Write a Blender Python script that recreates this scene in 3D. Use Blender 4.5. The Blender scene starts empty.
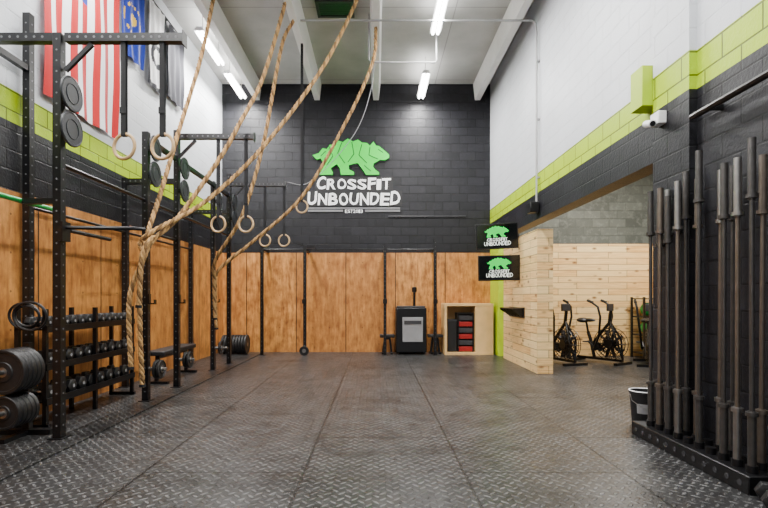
import bpy, math, random
from mathutils import Vector, Matrix
random.seed(7)
C = bpy.context.scene.collection
pi = math.pi

# ---------------------------------------------------------------- materials
def newmat(name):
    m = bpy.data.materials.new(name); m.use_nodes = True
    nt = m.node_tree; b = nt.nodes['Principled BSDF']
    return m, nt, b
def MA(nt, op, a, b=None, c=None):
    n = nt.nodes.new('ShaderNodeMath'); n.operation = op
    for i, q in enumerate((a, b, c)):
        if q is None: continue
        if isinstance(q, (int, float)): n.inputs[i].default_value = q
        else: nt.links.new(q, n.inputs[i])
    return n.outputs[0]
def MIX(nt, f, a, b, mode='MIX'):
    n = nt.nodes.new('ShaderNodeMix'); n.data_type = 'RGBA'; n.blend_type = mode
    for idx, q in ((0, f), (6, a), (7, b)):
        if isinstance(q, (int, float)): n.inputs[idx].default_value = q
        elif isinstance(q, tuple): n.inputs[idx].default_value = (q[0], q[1], q[2], 1)
        else: nt.links.new(q, n.inputs[idx])
    return n.outputs[2]
def NOISE(nt, vec, scale, detail=3, rough=.5):
    n = nt.nodes.new('ShaderNodeTexNoise'); n.inputs['Scale'].default_value = scale
    n.inputs['Detail'].default_value = detail; n.inputs['Roughness'].default_value = rough
    if vec is not None: nt.links.new(vec, n.inputs['Vector'])
    return n.outputs[0]
def RANGE(nt, v, a, b, c=0., d=1.):
    n = nt.nodes.new('ShaderNodeMapRange'); nt.links.new(v, n.inputs[0])
    for i, q in enumerate((a, b, c, d)): n.inputs[i+1].default_value = q
    return n.outputs[0]
def POS(nt):
    g = nt.nodes.new('ShaderNodeNewGeometry'); s = nt.nodes.new('ShaderNodeSeparateXYZ')
    nt.links.new(g.outputs['Position'], s.inputs[0]); return g.outputs['Position'], s.outputs
def COMB(nt, x, y, z=0.):
    n = nt.nodes.new('ShaderNodeCombineXYZ')
    for i, q in enumerate((x, y, z)):
        if isinstance(q, (int, float)): n.inputs[i].default_value = q
        else: nt.links.new(q, n.inputs[i])
    return n.outputs[0]
def BUMP(nt, b, h, strength=.3, dist=.01):
    n = nt.nodes.new('ShaderNodeBump'); n.inputs['Strength'].default_value = strength
    n.inputs['Distance'].default_value = dist
    nt.links.new(h, n.inputs['Height']); nt.links.new(n.outputs[0], b.inputs['Normal'])
def BRICK(nt, vec, w, h, mortar, off=.5):
    n = nt.nodes.new('ShaderNodeTexBrick'); nt.links.new(vec, n.inputs['Vector'])
    n.offset = off; n.inputs['Scale'].default_value = 1
    n.inputs['Brick Width'].default_value = w; n.inputs['Row Height'].default_value = h
    n.inputs['Mortar Size'].default_value = mortar; n.inputs['Mortar Smooth'].default_value = .3
    n.inputs['Color1'].default_value = (0, 0, 0, 1); n.inputs['Color2'].default_value = (1, 1, 1, 1)
    n.inputs['Mortar'].default_value = (.5, .5, .5, 1)
    return n.outputs['Color'], n.outputs['Fac']

def pbr(name, col, rough=.5, metal=0., var=.15, vs=6, bump=0., bs=60, emit=0):
    m, nt, b = newmat(name)
    tc = nt.nodes.new('ShaderNodeTexCoord')
    n = NOISE(nt, tc.outputs['Object'], vs)
    lo = tuple(c*(1-var) for c in col); hi = tuple(min(1, c*(1+var)) for c in col)
    nt.links.new(MIX(nt, n, lo, hi), b.inputs['Base Color'])
    b.inputs['Roughness'].default_value = rough; b.inputs['Metallic'].default_value = metal
    if bump: BUMP(nt, b, NOISE(nt, tc.outputs['Object'], bs), bump, .005)
    if emit:
        b.inputs['Emission Color'].default_value = (*col, 1); b.inputs['Emission Strength'].default_value = emit
    return m

CHAR = (.0085, .0085, .0105); LIME = (.40, .57, .0); WHITE = (.70, .725, .765)
def wallmat(name, plane, bands=True, base=CHAR, mort=.7, spec=.28):
    m, nt, b = newmat(name); pos, s = POS(nt)
    vec = COMB(nt, s[1] if plane == 'x' else s[0], s[2])
    bc, bf = BRICK(nt, vec, .41, .205, .009)
    n1 = NOISE(nt, pos, 1.3, 4); n2 = NOISE(nt, pos, 40, 4); n3 = NOISE(nt, pos, 9, 5, .7)
    dark = MIX(nt, n1, tuple(c*.5 for c in base), tuple(c*1.7 for c in base))
    dark = MIX(nt, MA(nt, 'MULTIPLY', bc, .35), dark, tuple(c*3.0 for c in base))
    dark = MIX(nt, RANGE(nt, n3, .5, .8, 0, .4), dark, tuple(c*4.0 for c in base))
    if bands:
        up = MIX(nt, n1, tuple(c*.76 for c in WHITE), WHITE)
        gr = MIX(nt, n1, tuple(c*.85 for c in LIME), tuple(c*1.1 for c in LIME))
        col = MIX(nt, MA(nt, 'GREATER_THAN', s[2], 3.16), dark, gr)
        col = MIX(nt, MA(nt, 'GREATER_THAN', s[2], 3.50), col, up)
        f = MA(nt, 'MULTIPLY', bf, MA(nt, 'MULTIPLY', MA(nt, 'LESS_THAN', s[2], 3.5), mort))
    else:
        col = dark; f = MA(nt, 'MULTIPLY', bf, mort)
    col = MIX(nt, f, col, tuple(c*.25 for c in base))
    nt.links.new(col, b.inputs['Base Color']); b.inputs['Roughness'].default_value = .45
    b.inputs['Specular IOR Level'].default_value = spec
    h = MA(nt, 'ADD', MA(nt, 'MULTIPLY', bf, -1.), MA(nt, 'MULTIPLY', n2, .45))
    BUMP(nt, b, h, .8, .011)
    return m

def plymat(name, plane):
    m, nt, b = newmat(name); pos, s = POS(nt)
    u = s[1] if plane == 'x' else s[0]
    grain = NOISE(nt, COMB(nt, MA(nt, 'MULTIPLY', u, 8.), MA(nt, 'MULTIPLY', s[2], 1.1)), 1.8, 6, .68)
    blot = NOISE(nt, COMB(nt, MA(nt, 'MULTIPLY', u, 1.5), s[2]), 3.4, 5, .62)
    g = RANGE(nt, MA(nt, 'ADD', MA(nt, 'MULTIPLY', grain, .5), MA(nt, 'MULTIPLY', blot, .5)), .38, .62)
    col = MIX(nt, g, (.24, .075, .014), (.78, .36, .095))
    pan = nt.nodes.new('ShaderNodeTexWhiteNoise'); pan.noise_dimensions = '1D'
    nt.links.new(MA(nt, 'FLOOR', MA(nt, 'DIVIDE', MA(nt, 'ADD', u, 3.79+.61), 1.22)), pan.inputs['W'])
    col = MIX(nt, MA(nt, 'MULTIPLY', pan.outputs[0], .45), col, (.32, .11, .024))
    v = nt.nodes.new('ShaderNodeTexVoronoi'); v.inputs['Scale'].default_value = 1
    nt.links.new(COMB(nt, MA(nt, 'MULTIPLY', u, 4.), MA(nt, 'MULTIPLY', s[2], 2.2)), v.inputs['Vector'])
    col = MIX(nt, MA(nt, 'MULTIPLY', RANGE(nt, v.outputs['Distance'], .03, .15, 1, 0), .6), col, (.12, .03, .006))
    fr = MA(nt, 'FRACT', MA(nt, 'DIVIDE', MA(nt, 'ADD', u, 3.79), 1.22))
    seam = MA(nt, 'LESS_THAN', MA(nt, 'ABSOLUTE', MA(nt, 'SUBTRACT', fr, .5)), .008)
    col = MIX(nt, seam, col, (.03, .012, .005))
    sx = MA(nt, 'SUBTRACT', MA(nt, 'FRACT', MA(nt, 'DIVIDE', MA(nt, 'ADD', u, 3.79), .4067)), .5)
    sz = MA(nt, 'SUBTRACT', MA(nt, 'FRACT', MA(nt, 'DIVIDE', s[2], .4)), .5)
    dd = MA(nt, 'ADD', MA(nt, 'MULTIPLY', sx, sx), MA(nt, 'MULTIPLY', sz, sz))
    col = MIX(nt, MA(nt, 'MULTIPLY', MA(nt, 'LESS_THAN', dd, .0009), .7), col, (.05, .02, .01))
    nt.links.new(col, b.inputs['Base Color']); b.inputs['Roughness'].default_value = .38
    BUMP(nt, b, grain, .15, .004)
    return m

def pinemat(name, plane):
    m, nt, b = newmat(name); pos, s = POS(nt)
    u = s[1] if plane == 'x' else s[0]
    vec = COMB(nt, u, s[2])
    bc, bf = BRICK(nt, vec, 1.15, .14, .005, .37)
    grain = NOISE(nt, COMB(nt, MA(nt, 'MULTIPLY', u, 1.3), MA(nt, 'MULTIPLY', s[2], 22.)), 1.8, 5, .6)
    col = MIX(nt, RANGE(nt, grain, .35, .68), (.86, .57, .24), (.56, .27, .07))
    col = MIX(nt, MA(nt, 'MULTIPLY', bc, .65), col, (.95, .74, .38))
    v = nt.nodes.new('ShaderNodeTexVoronoi'); v.inputs['Scale'].default_value = 1
    nt.links.new(COMB(nt, MA(nt, 'MULTIPLY', u, 3.6), MA(nt, 'MULTIPLY', s[2], 7.)), v.inputs['Vector'])
    k = RANGE(nt, v.outputs['Distance'], .08, .26, 1, 0)
    col = MIX(nt, MA(nt, 'MULTIPLY', k, .9), col, (.15, .05, .01))
    col = MIX(nt, bf, col, (.12, .05, .015))
    nt.links.new(col, b.inputs['Base Color']); b.inputs['Roughness'].default_value = .45
    BUMP(nt, b, MA(nt, 'MULTIPLY', bf, -1.), .4, .006)
    return m

def floormat(name='floor_rubber', k0=1.):
    m, nt, b = newmat(name); pos, s = POS(nt)
    k = .7071/.066
    u = MA(nt, 'MULTIPLY', MA(nt, 'ADD', s[0], s[1]), k); v = MA(nt, 'MULTIPLY', MA(nt, 'SUBTRACT', s[0], s[1]), k)
    par = MA(nt, 'FLOORED_MODULO', MA(nt, 'ADD', MA(nt, 'FLOOR', u), MA(nt, 'FLOOR', v)), 2.)
    a = MA(nt, 'SUBTRACT', MA(nt, 'FRACT', u), .5); c = MA(nt, 'SUBTRACT', MA(nt, 'FRACT', v), .5)
    ip = MA(nt, 'SUBTRACT', 1., par)
    lu = MA(nt, 'ADD', MA(nt, 'MULTIPLY', a, ip), MA(nt, 'MULTIPLY', c, par))
    lv = MA(nt, 'ADD', MA(nt, 'MULTIPLY', c, ip), MA(nt, 'MULTIPLY', a, par))
    lu = MA(nt, 'DIVIDE', lu, .46); lv = MA(nt, 'DIVIDE', lv, .17)
    dd = MA(nt, 'ADD', MA(nt, 'MULTIPLY', lu, lu), MA(nt, 'MULTIPLY', lv, lv))
    lug = RANGE(nt, dd, .5, 1.2, 1, 0)
    bc, bf = BRICK(nt, COMB(nt, s[1], MA(nt, 'ADD', s[0], .55)), 1.83, 1.22, .011, .5)
    n1 = NOISE(nt, pos, .9, 6, .65); n2 = NOISE(nt, pos, 11, 5, .7); n4 = NOISE(nt, COMB(nt, MA(nt, 'MULTIPLY', s[0], 1.), MA(nt, 'ADD', s[1], 30.)), 3.0, 5, .7)
    g = RANGE(nt, MA(nt, 'ADD', MA(nt, 'MULTIPLY', n1, .45), MA(nt, 'ADD', MA(nt, 'MULTIPLY', n2, .2), MA(nt, 'MULTIPLY', n4, .35))), .41, .61)
    q = lambda t: tuple(x*k0 for x in t)
    col = MIX(nt, g, q((.008, .008, .009)), q((.080, .080, .080)))
    n3 = NOISE(nt, COMB(nt, MA(nt, 'ADD', s[0], 9.), s[1]), 1.6, 6, .75)
    col = MIX(nt, RANGE(nt, n3, .52, .70, 0, .5), col, q((.095, .070, .052)))
    col = MIX(nt, MA(nt, 'MULTIPLY', bc, .22), col, q((.13, .13, .135)))
    wear = RANGE(nt, n4, .38, .60, .15, .85)
    col = MIX(nt, MA(nt, 'MULTIPLY', lug, wear), col, q((.34, .34, .34)))
    col = MIX(nt, MA(nt, 'MULTIPLY', bf, .9), col, (.002, .002, .002))
    nt.links.new(col, b.inputs['Base Color'])
    nt.links.new(RANGE(nt, n2, .3, .7, .26, .46), b.inputs['Roughness'])
    b.inputs['Specular IOR Level'].default_value = .42
    h = MA(nt, 'SUBTRACT', MA(nt, 'MULTIPLY', lug, .8), bf)
    BUMP(nt, b, h, .8, .008)
    return m

def ceilmat():
    m, nt, b = newmat('ceiling_concrete'); pos, s = POS(nt)
    n = NOISE(nt, pos, 1.2, 5, .6); n2 = NOISE(nt, pos, 20, 3)
    bc, bf = BRICK(nt, COMB(nt, s[0], s[1]), 1.45, 2.9, .012, 0)
    col = MIX(nt, n, (.27, .27, .255), (.56, .55, .53))
    col = MIX(nt, MA(nt, 'MULTIPLY', bc, .2), col, (.68, .68, .66))
    col = MIX(nt, MA(nt, 'MULTIPLY', bf, .6), col, (.14, .135, .13))
    nt.links.new(col, b.inputs['Base Color']); b.inputs['Roughness'].default_value = .8
    BUMP(nt, b, n2, .2, .01)
    return m

M_wx = wallmat('painted_block_side', 'x'); M_wy = wallmat('painted_block_back', 'y', False)
M_wgrey = wallmat('grey_block', 'y', False, (.11, .115, .10), .1)
M_plyx = plymat('stained_plywood_side', 'x'); M_plyy = plymat('stained_plywood_back', 'y')
M_pinex = pinemat('pine_plank_side', 'x'); M_piney = pinemat('pine_plank_front', 'y')
M_floor = floormat('floor_rubber', .43); M_ceil = ceilmat(); M_mat = floormat('mat_rubber', .30)
M_stem = pbr('concrete_stem', (.78, .77, .75), .75, 0, .12, 3, .2, 20)
M_green = pbr('lime_paint', LIME, .5, 0, .1)
M_black = pbr('black_powdercoat', (.005, .005, .006), .34, .2, .2)
M_hole = pbr('hole_grey', (.12, .12, .13), .6)
M_rubber = pbr('black_rubber', (.007, .007, .008), .5, 0, .3, 8, .15, 80)
M_steel = pbr('worn_steel', (.30, .29, .28), .34, .95, .3, 12)
M_dsteel = pbr('dark_bar_steel', (.090, .085, .082), .34, .75, .35, 14)
M_bsteel = pbr('brown_bar_steel', (.17, .14, .115), .38, .8, .35, 14)
M_chrome = pbr('chrome', (.7, .7, .7), .18, 1, .05)
M_grey = pbr('grey_plastic', (.26, .26, .27), .5)
M_dgrey = pbr('dark_grey_plastic', (.028, .028, .032), .5)
M_tgt = pbr('target_grey', (.015, .017, .022), .4)
M_whitep = pbr('white_plastic', (.8, .8, .8), .4, 0, .04)
M_ringw = pbr('birch_ring', (.55, .36, .18), .5, 0, .15, 20)
M_strap = pbr('nylon_strap', (.008, .008, .010), .8, 0, .3, 40)
M_rope = pbr('manila_rope', (.46, .27, .105), .95, 0, .5, 45, .7, 220)
M_rope_shade = pbr('manila_rope_groove_shade', (.18, .10, .038), .95, 0, .5, 45, .7, 220)  # darker rope copy, paints groove shade onto one strand so the twist shows
M_red = pbr('red_cloth', (.46, .007, .010), .8, 0, .1)
M_fwhite = pbr('white_cloth', (.80, .80, .82), .8, 0, .06)
M_blue = pbr('navy_cloth', (.006, .025, .28), .8, 0, .1)
M_gold = pbr('gold_cloth', (.75, .48, .04), .7)
M_charc = pbr('charcoal_cloth', (.03, .03, .04), .85)
M_redp = pbr('red_plastic', (.30, .01, .01), .45)
M_signg = pbr('sign_green_glow', (.0, .60, .02), .45, 0, .08, 6, 0, 60, .10)  # slight glow added to the emblem paint to brighten it
M_signw = pbr('sign_white_glow', (.92, .92, .92), .4, 0, .03, 6, 0, 60, .50)  # lettering paint carries added glow, it is no light source
M_signk = pbr('sign_black', (.002, .002, .003), .5)
M_scr = pbr('screen_black', (.002, .003, .003), .15)
M_scrg = pbr('screen_green', (.0, .6, .06), .3, 0, .02, 6, 0, 60, .7)
M_scrw = pbr('screen_white', (.8, .85, .8), .3, 0, .02, 6, 0, 60, .8)
M_tube = pbr('tube_glow', (1, .99, .96), .3, 0, 0, 6, 0, 60, 30)
M_poleg = pbr('green_bar', (.01, .30, .05), .4)
M_pipe = pbr('painted_conduit', (.34, .34, .34), .5, .2)
M_pine = pbr('pine_board', (.72, .47, .20), .55, 0, .2, 4)

# ---------------------------------------------------------------- mesh builder
def frame(d):
    d = Vector(d).normalized()
    up = Vector((0, 0, 1)) if abs(d.z) < .95 else Vector((1, 0, 0))
    a = d.cross(up).normalized(); return a, a.cross(d).normalized(), d
class MB:
    def __init__(s): s.v = []; s.f = []; s.m = []
    def add(s, vs, fs, mi=0):
        o = len(s.v); s.v += [Vector(q) for q in vs]
        for f in fs: s.f.append([i+o for i in f]); s.m.append(mi)
        return s
    def box(s, a, b, mi=0):
        x0, y0, z0 = a; x1, y1, z1 = b
        vs = [(x0,y0,z0),(x1,y0,z0),(x1,y1,z0),(x0,y1,z0),(x0,y0,z1),(x1,y0,z1),(x1,y1,z1),(x0,y1,z1)]
        return s.add(vs, [(3,2,1,0),(4,5,6,7),(0,1,5,4),(1,2,6,5),(2,3,7,6),(3,0,4,7)], mi)
    def cbox(s, c, d, mi=0):
        return s.box([c[i]-d[i]/2 for i in range(3)], [c[i]+d[i]/2 for i in range(3)], mi)
    def beam(s, p, q, w, h, mi=0):
        p = Vector(p); q = Vector(q); a, b, d = frame(q-p)
        vs = [e + a*(w/2*i) + b*(h/2*j) for e in (p, q) for i, j in ((-1,-1),(1,-1),(1,1),(-1,1))]
        return s.add(vs, [(0,1,2,3),(7,6,5,4),(0,4,5,1),(1,5,6,2),(2,6,7,3),(3,7,4,0)], mi)
    def cyl(s, p, q, r, r2=None, seg=14, mi=0, caps=True):
        r2 = r if r2 is None else r2
        p = Vector(p); q = Vector(q); a, b, d = frame(q-p); vs = []
        for e, rr in ((p, r), (q, r2)):
            for i in range(seg):
                t = 2*pi*i/seg; vs.append(e + a*(rr*math.cos(t)) + b*(rr*math.sin(t)))
        fs = [(i, (i+1) % seg, seg+(i+1) % seg, seg+i) for i in range(seg)]
        if caps: fs += [tuple(range(seg))[::-1], tuple(range(seg, 2*seg))]
        return s.add(vs, fs, mi)
    def tube(s, pts, r, seg=8, mi=0, closed=False):
        pts = [Vector(p) for p in pts]; n = len(pts); vs = []; pa = None
        for i, p in enumerate(pts):
            if closed: d = pts[(i+1) % n]-pts[i-1]
            else: d = pts[min(i+1, n-1)]-pts[max(i-1, 0)]
            d.normalize()
            if pa is None: a, b, _ = frame(d)
            else:
                a = (pa-d*pa.dot(d)).normalized(); b = a.cross(d)
            pa = a; rr = r[i] if isinstance(r, list) else r
            for k in range(seg):
                t = 2*pi*k/seg; vs.append(p + a*(rr*math.cos(t)) + b*(rr*math.sin(t)))
        fs = []
        for i in range(n if closed else n-1):
            j = (i+1) % n
            for k in range(seg):
                fs.append((i*seg+k, i*seg+(k+1) % seg, j*seg+(k+1) % seg, j*seg+k))
        if not closed: fs += [tuple(range(seg))[::-1], tuple(range((n-1)*seg, n*seg))]
        return s.add(vs, fs, mi)
    def torus(s, c, axis, R, r, seg=28, sg=8, mi=0, sx=1., sy=1.):
        a, b, d = frame(axis); c = Vector(c)
        pts = [c + a*(R*sx*math.cos(2*pi*i/seg)) + b*(R*sy*math.sin(2*pi*i/seg)) for i in range(seg)]
        return s.tube(pts, r, sg, mi, True)
    def sphere(s, c, r, seg=16, rings=10, mi=0):
        if not hasattr(r, '__len__'): r = (r, r, r)
        vs = []; fs = []
        for j in range(1, rings):
            ph = pi*j/rings
            for i in range(seg):
                t = 2*pi*i/seg
                vs.append((c[0]+r[0]*math.sin(ph)*math.cos(t), c[1]+r[1]*math.sin(ph)*math.sin(t), c[2]+r[2]*math.cos(ph)))
        for j in range(rings-2):
            for i in range(seg):
                fs.append((j*seg+i, (j+1)*seg+i, (j+1)*seg+(i+1) % seg, j*seg+(i+1) % seg))
        vs += [(c[0], c[1], c[2]+r[2]), (c[0], c[1], c[2]-r[2])]; n = len(vs)
        for i in range(seg):
            fs.append((n-2, i, (i+1) % seg)); k = (rings-2)*seg
            fs.append((n-1, k+(i+1) % seg, k+i))
        return s.add(vs, fs, mi)
    def lathe(s, prof, c, axis=(0, 0, 1), seg=24, mi=0):
        a, b, d = frame(axis); c = Vector(c); vs = []; n = len(prof)
        for r, z in prof:
            for i in range(seg):
                t = 2*pi*i/seg; vs.append(c + d*z + a*(r*math.cos(t)) + b*(r*math.sin(t)))
        fs = [(j*seg+i, j*seg+(i+1) % seg, (j+1)*seg+(i+1) % seg, (j+1)*seg+i) for j in range(n-1) for i in range(seg)]
        fs += [tuple(range(seg))[::-1], tuple(range((n-1)*seg, n*seg))]
        return s.add(vs, fs, mi)
    def prism(s, poly, y0, y1, mi=0):   # poly in x,z
        n = len(poly); vs = [(x, y0, z) for x, z in poly]+[(x, y1, z) for x, z in poly]
        fs = [tuple(range(n)), tuple(range(n, 2*n))[::-1]]+[(i, n+i, n+(i+1) % n, (i+1) % n) for i in range(n)]
        return s.add(vs, fs, mi)
    def obj(s, name, mats, parent=None, bevel=0, smooth=True, local=False):
        if not isinstance(mats, (list, tuple)): mats = [mats]
        if parent is not None: off = Vector((0, 0, 0)) if local else Vector(parent.location)
        elif local: off = Vector((0, 0, 0))
        else:
            xs = [q.x for q in s.v]; ys = [q.y for q in s.v]; zs = [q.z for q in s.v]
            off = Vector(((min(xs)+max(xs))/2, (min(ys)+max(ys))/2, min(zs)))
        me = bpy.data.meshes.new(name); me.from_pydata([tuple(q-off) for q in s.v], [], s.f)
        for m in mats: me.materials.append(m)
        for p, mi in zip(me.polygons, s.m): p.material_index = mi; p.use_smooth = smooth
        me.update()
        import bmesh
        bm = bmesh.new(); bm.from_mesh(me); bmesh.ops.recalc_face_normals(bm, faces=bm.faces); bm.to_mesh(me); bm.free()
        if smooth: me.set_sharp_from_angle(angle=.65)
        o = bpy.data.objects.new(name, me); C.objects.link(o)
        if parent is not None: o.parent = parent
        else: o.location = off
        if bevel:
            bv = o.modifiers.new('bevel', 'BEVEL'); bv.width = bevel; bv.segments = 2; bv.limit_method = 'ANGLE'; bv.angle_limit = .7
        return o
def thing(name, label, cat, loc, rz=0., group=None):
    e = bpy.data.objects.new(name, None); e.empty_display_size = .1; e.location = loc; e.rotation_euler = (0, 0, rz)
    C.objects.link(e); tag(e, label, cat, group); return e
def tag(o, label, cat, group=None):
    o['label'] = label; o['category'] = cat
    if group: o['group'] = group
    return o
def struct(o): o['kind'] = 'structure'; return o
def clone(root, loc, rz=None, rot=None):
    n = root.copy(); n.location = loc
    if rz is not None: n.rotation_euler = (0, 0, rz)
    if rot is not None: n.rotation_euler = rot
    C.objects.link(n)
    def rec(src, dst):
        for ch in [o for o in bpy.data.objects if o.parent is src]:
            k = ch.copy(); k.parent = dst; C.objects.link(k); rec(ch, k)
    rec(root, n); return n

# ---------------------------------------------------------------- room
XL, XR, YB, H = -3.79, 2.81, 11.82, 6.6
struct(MB().box((XL-.2, -2.5, -.1), (8.7, YB+.2, 0)).obj('floor', M_floor, smooth=False))
struct(MB().box((XL-.2, -2.5, H), (XR+.3, YB+.2, H+.2)).obj('ceiling', M_ceil, smooth=False))
struct(MB().box((XL-.2, -2.5, 0), (XL, YB, H)).obj('wall_left', M_wx, smooth=False))
struct(MB().box((XL-.2, YB, 0), (XR+.24, YB+.2, H)).obj('wall_back', M_wy, smooth=False))
struct(MB().box((XR, -2.5, 0), (XR+.24, 4.75, H)).box((XR, 4.75, 2.70), (XR+.24, YB, H)).obj('wall_right', M_wx, smooth=False))
struct(MB().box((2.74, 4.2, 0), (XR, 4.75, H)).obj('wall_pilaster', M_wx, smooth=False))
struct(MB().box((XR, 11.0, 0), (XR+.24, YB, 2.70)).obj('trim_3', M_green, smooth=False))
struct(MB().box((XR+.24, YB, 0), (8.7, YB+.2, 4.7)).obj('wall_annex_back', M_wgrey, smooth=False))
struct(MB().box((8.5, 2.0, 0), (8.7, YB, 4.7)).obj('wall_annex_right', pbr('annex_paint', (.2, .21, .2), .7), smooth=False))
struct(MB().box((XR+.24, 2.0, 4.7), (8.7, YB+.2, 4.85)).obj('ceiling_annex', pbr('annex_ceiling', (.3, .3, .28), .8), smooth=False))
struct(MB().box((XL, YB-.02, 0), (XR, YB, 2.44)).obj('trim_1', M_plyy, smooth=False))
struct(MB().box((XL, -2.5, 0), (XL+.02, YB-.02, 2.44)).obj('trim_2', M_plyx, smooth=False))
struct(MB().box((2.64, 4.76, 3.24), (XR, 4.98, 3.64)).obj('trim_4', M_green, bevel=.004))
for i, x in enumerate((-2.93, -1.45, 0.0, 2.50)):
    b = MB(); t, w = .11, .065
    y0, y1 = -2.5, YB
    vs = [(x-w,y0,6.2),(x+w,y0,6.2),(x+t,y0,H),(x-t,y0,H),(x-w,y1,6.2),(x+w,y1,6.2),(x+t,y1,H),(x-t,y1,H)]
    b.add(vs, [(0,1,2,3),(7,6,5,4),(0,4,5,1),(1,5,6,2),(2,6,7,3),(3,7,4,0)])
    struct(b.obj('trim_%d' % (10+i), M_stem, smooth=False))
tag(MB().box((XL+.02, -2.0, 0), (-2.72, 11.6, .02)).obj('rubber_mat', M_mat, bevel=.004), 'long dark rubber mat under the rig by the plywood wall', 'mat')
# conduits
o = MB().tube([(-1.3, 8.25, 6.1), (2.68, 8.25, 6.1), (2.74, 8.25, 6.05), (2.76, 8.25, 5.9), (2.76, 8.25, 2.98)], .018)
for z in (3.4, 4.4, 5.4): o.box((2.755, 8.22, z-.015), (XR, 8.28, z+.015))
tag(o.obj('conduit', M_pipe), 'thin painted pipe crossing below ceiling and down wall', 'pipe')
o = MB().tube([(-.13, 8.9, 6.6), (-.13, 8.9, 5.75), (-.08, 8.9, 5.7), (1.1, 8.9, 5.7), (1.12, 8.9, 5.75), (1.12, 8.9, 6.6)], .016)
tag(o.obj('conduit', M_pipe), 'thin painted conduit loop dropped from the ceiling', 'pipe')
o = MB().tube([(.3, 11.76, 3.33), (2.2, 11.76, 3.33)], .016)
for x in (.5, 1.2, 1.95): o.box((x-.02, 11.75, 3.31), (x+.02, YB, 3.35))
tag(o.obj('conduit', M_dgrey), 'thin dark conduit clipped to the charcoal block wall', 'pipe')
o = MB().tube([(-1.80, 11.79, 6.6), (-1.80, 11.79, 5.0), (-1.80, 11.79, 4.1)], .014)
tag(o.obj('conduit', M_dgrey), 'thin dark vertical conduit on the charcoal block wall', 'pipe')
o = MB().tube([(2.71, -1., 2.88), (2.71, 4.12, 2.88)], .028)
for y in (0, 1.5, 2.8, 3.9): o.box((2.70, y-.02, 2.86), (XR, y+.02, 2.90))
tag(o.obj('wall_pipe', M_black), 'black horizontal pipe bracketed to the charcoal wall', 'pipe')
# vent
e = thing('ceiling_vent', 'square dark louvred air vent in the ceiling', 'vent', (-.74, 8.7, H))
b = MB()
b.box((-1.08, 8.45, H-.05), (-1.03, 8.95, H)).box((-.45, 8.45, H-.05), (-.40, 8.95, H)).box((-1.03, 8.45, H-.05), (-.45, 8.5, H)).box((-1.03, 8.9, H-.05), (-.45, 8.95, H))
b.obj('frame', M_dgrey, e)
b = MB()
for i in range(7): b.beam((-1.03, 8.53+i*.055, H-.03), (-.45, 8.53+i*.055, H-.03), .045, .006)
b.obj('louvre', M_black, e)

# ---------------------------------------------------------------- light fixtures
def fixture(x, y):
    z = 6.17
    e = thing('fluorescent_light', 'long white fluorescent strip light hung below ceiling', 'ceiling light', (x, y, z), 0, 'strip lights under the ceiling')
    b = MB(); b.add([(-.10, -.62, 0), (.10, -.62, 0), (.05, -.62, .07), (-.05, -.62, .07), (-.10, .62, 0), (.10, .62, 0), (.05, .62, .07), (-.05, .62, .07)],
        [(0,1,2,3),(7,6,5,4),(0,4,5,1),(1,5,6,2),(2,6,7,3),(3,7,4,0)])
    b.obj('housing', M_whitep, e, local=True)
    for dx in (-.045, .045): MB().cyl((dx, -.6, -.022), (dx, .6, -.022), .024).obj('tube', M_tube, e, local=True)
    for dy in (-.45, .45): MB().cyl((0, dy, .07), (0, dy, H-z), .006, seg=6).obj('hanger', M_steel, e, local=True)
    return e
f0 = None
LX = []
for x in (-3.2, 1.08):
    for y in (0.2, 3.0, 5.6, 8.15, 10.95): LX.append((x, y))
for i, (x, y) in enumerate(LX):
    if x < 0 and y == 8.15: y = 9.3
    if f0 is None: f0 = fixture(x, y)
    else: clone(f0, (x, y, 6.17))
    L = bpy.data.lights.new('strip_lamp', 'AREA'); L.shape = 'RECTANGLE'; L.size = .2; L.size_y = 1.2
    L.energy = 175; L.color = (1, .985, .955)
    lo = bpy.data.objects.new('strip_lamp', L); lo.location = (x, y, 6.11); C.objects.link(lo)
    # bare tubes also throw light upward past the slim housing
    L = bpy.data.lights.new('strip_lamp_up', 'AREA'); L.shape = 'RECTANGLE'; L.size = .2; L.size_y = 1.2
    L.energy = 16; L.color = (1, .99, .97)
    lo = bpy.data.objects.new('strip_lamp_up', L); lo.location = (x, y, 6.26); lo.rotation_euler = (pi, 0, 0); C.objects.link(lo)
for (x, y, en) in ((5.2, 9.0, 320), (4.6, 5.8, 140)):
    L = bpy.data.lights.new('annex_lamp', 'AREA'); L.shape = 'RECTANGLE'; L.size = 1.4; L.size_y = .6; L.energy = en; L.color = (1, .96, .88)
    lo = bpy.data.objects.new('annex_lamp', L); lo.location = (x, y, 4.55); C.objects.link(lo)
w = bpy.data.worlds.new('world'); bpy.context.scene.world = w; w.use_nodes = True
w.node_tree.nodes['Background'].inputs[0].default_value = (.92, .95, 1, 1); w.node_tree.nodes['Background'].inputs[1].default_value = .45

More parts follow.
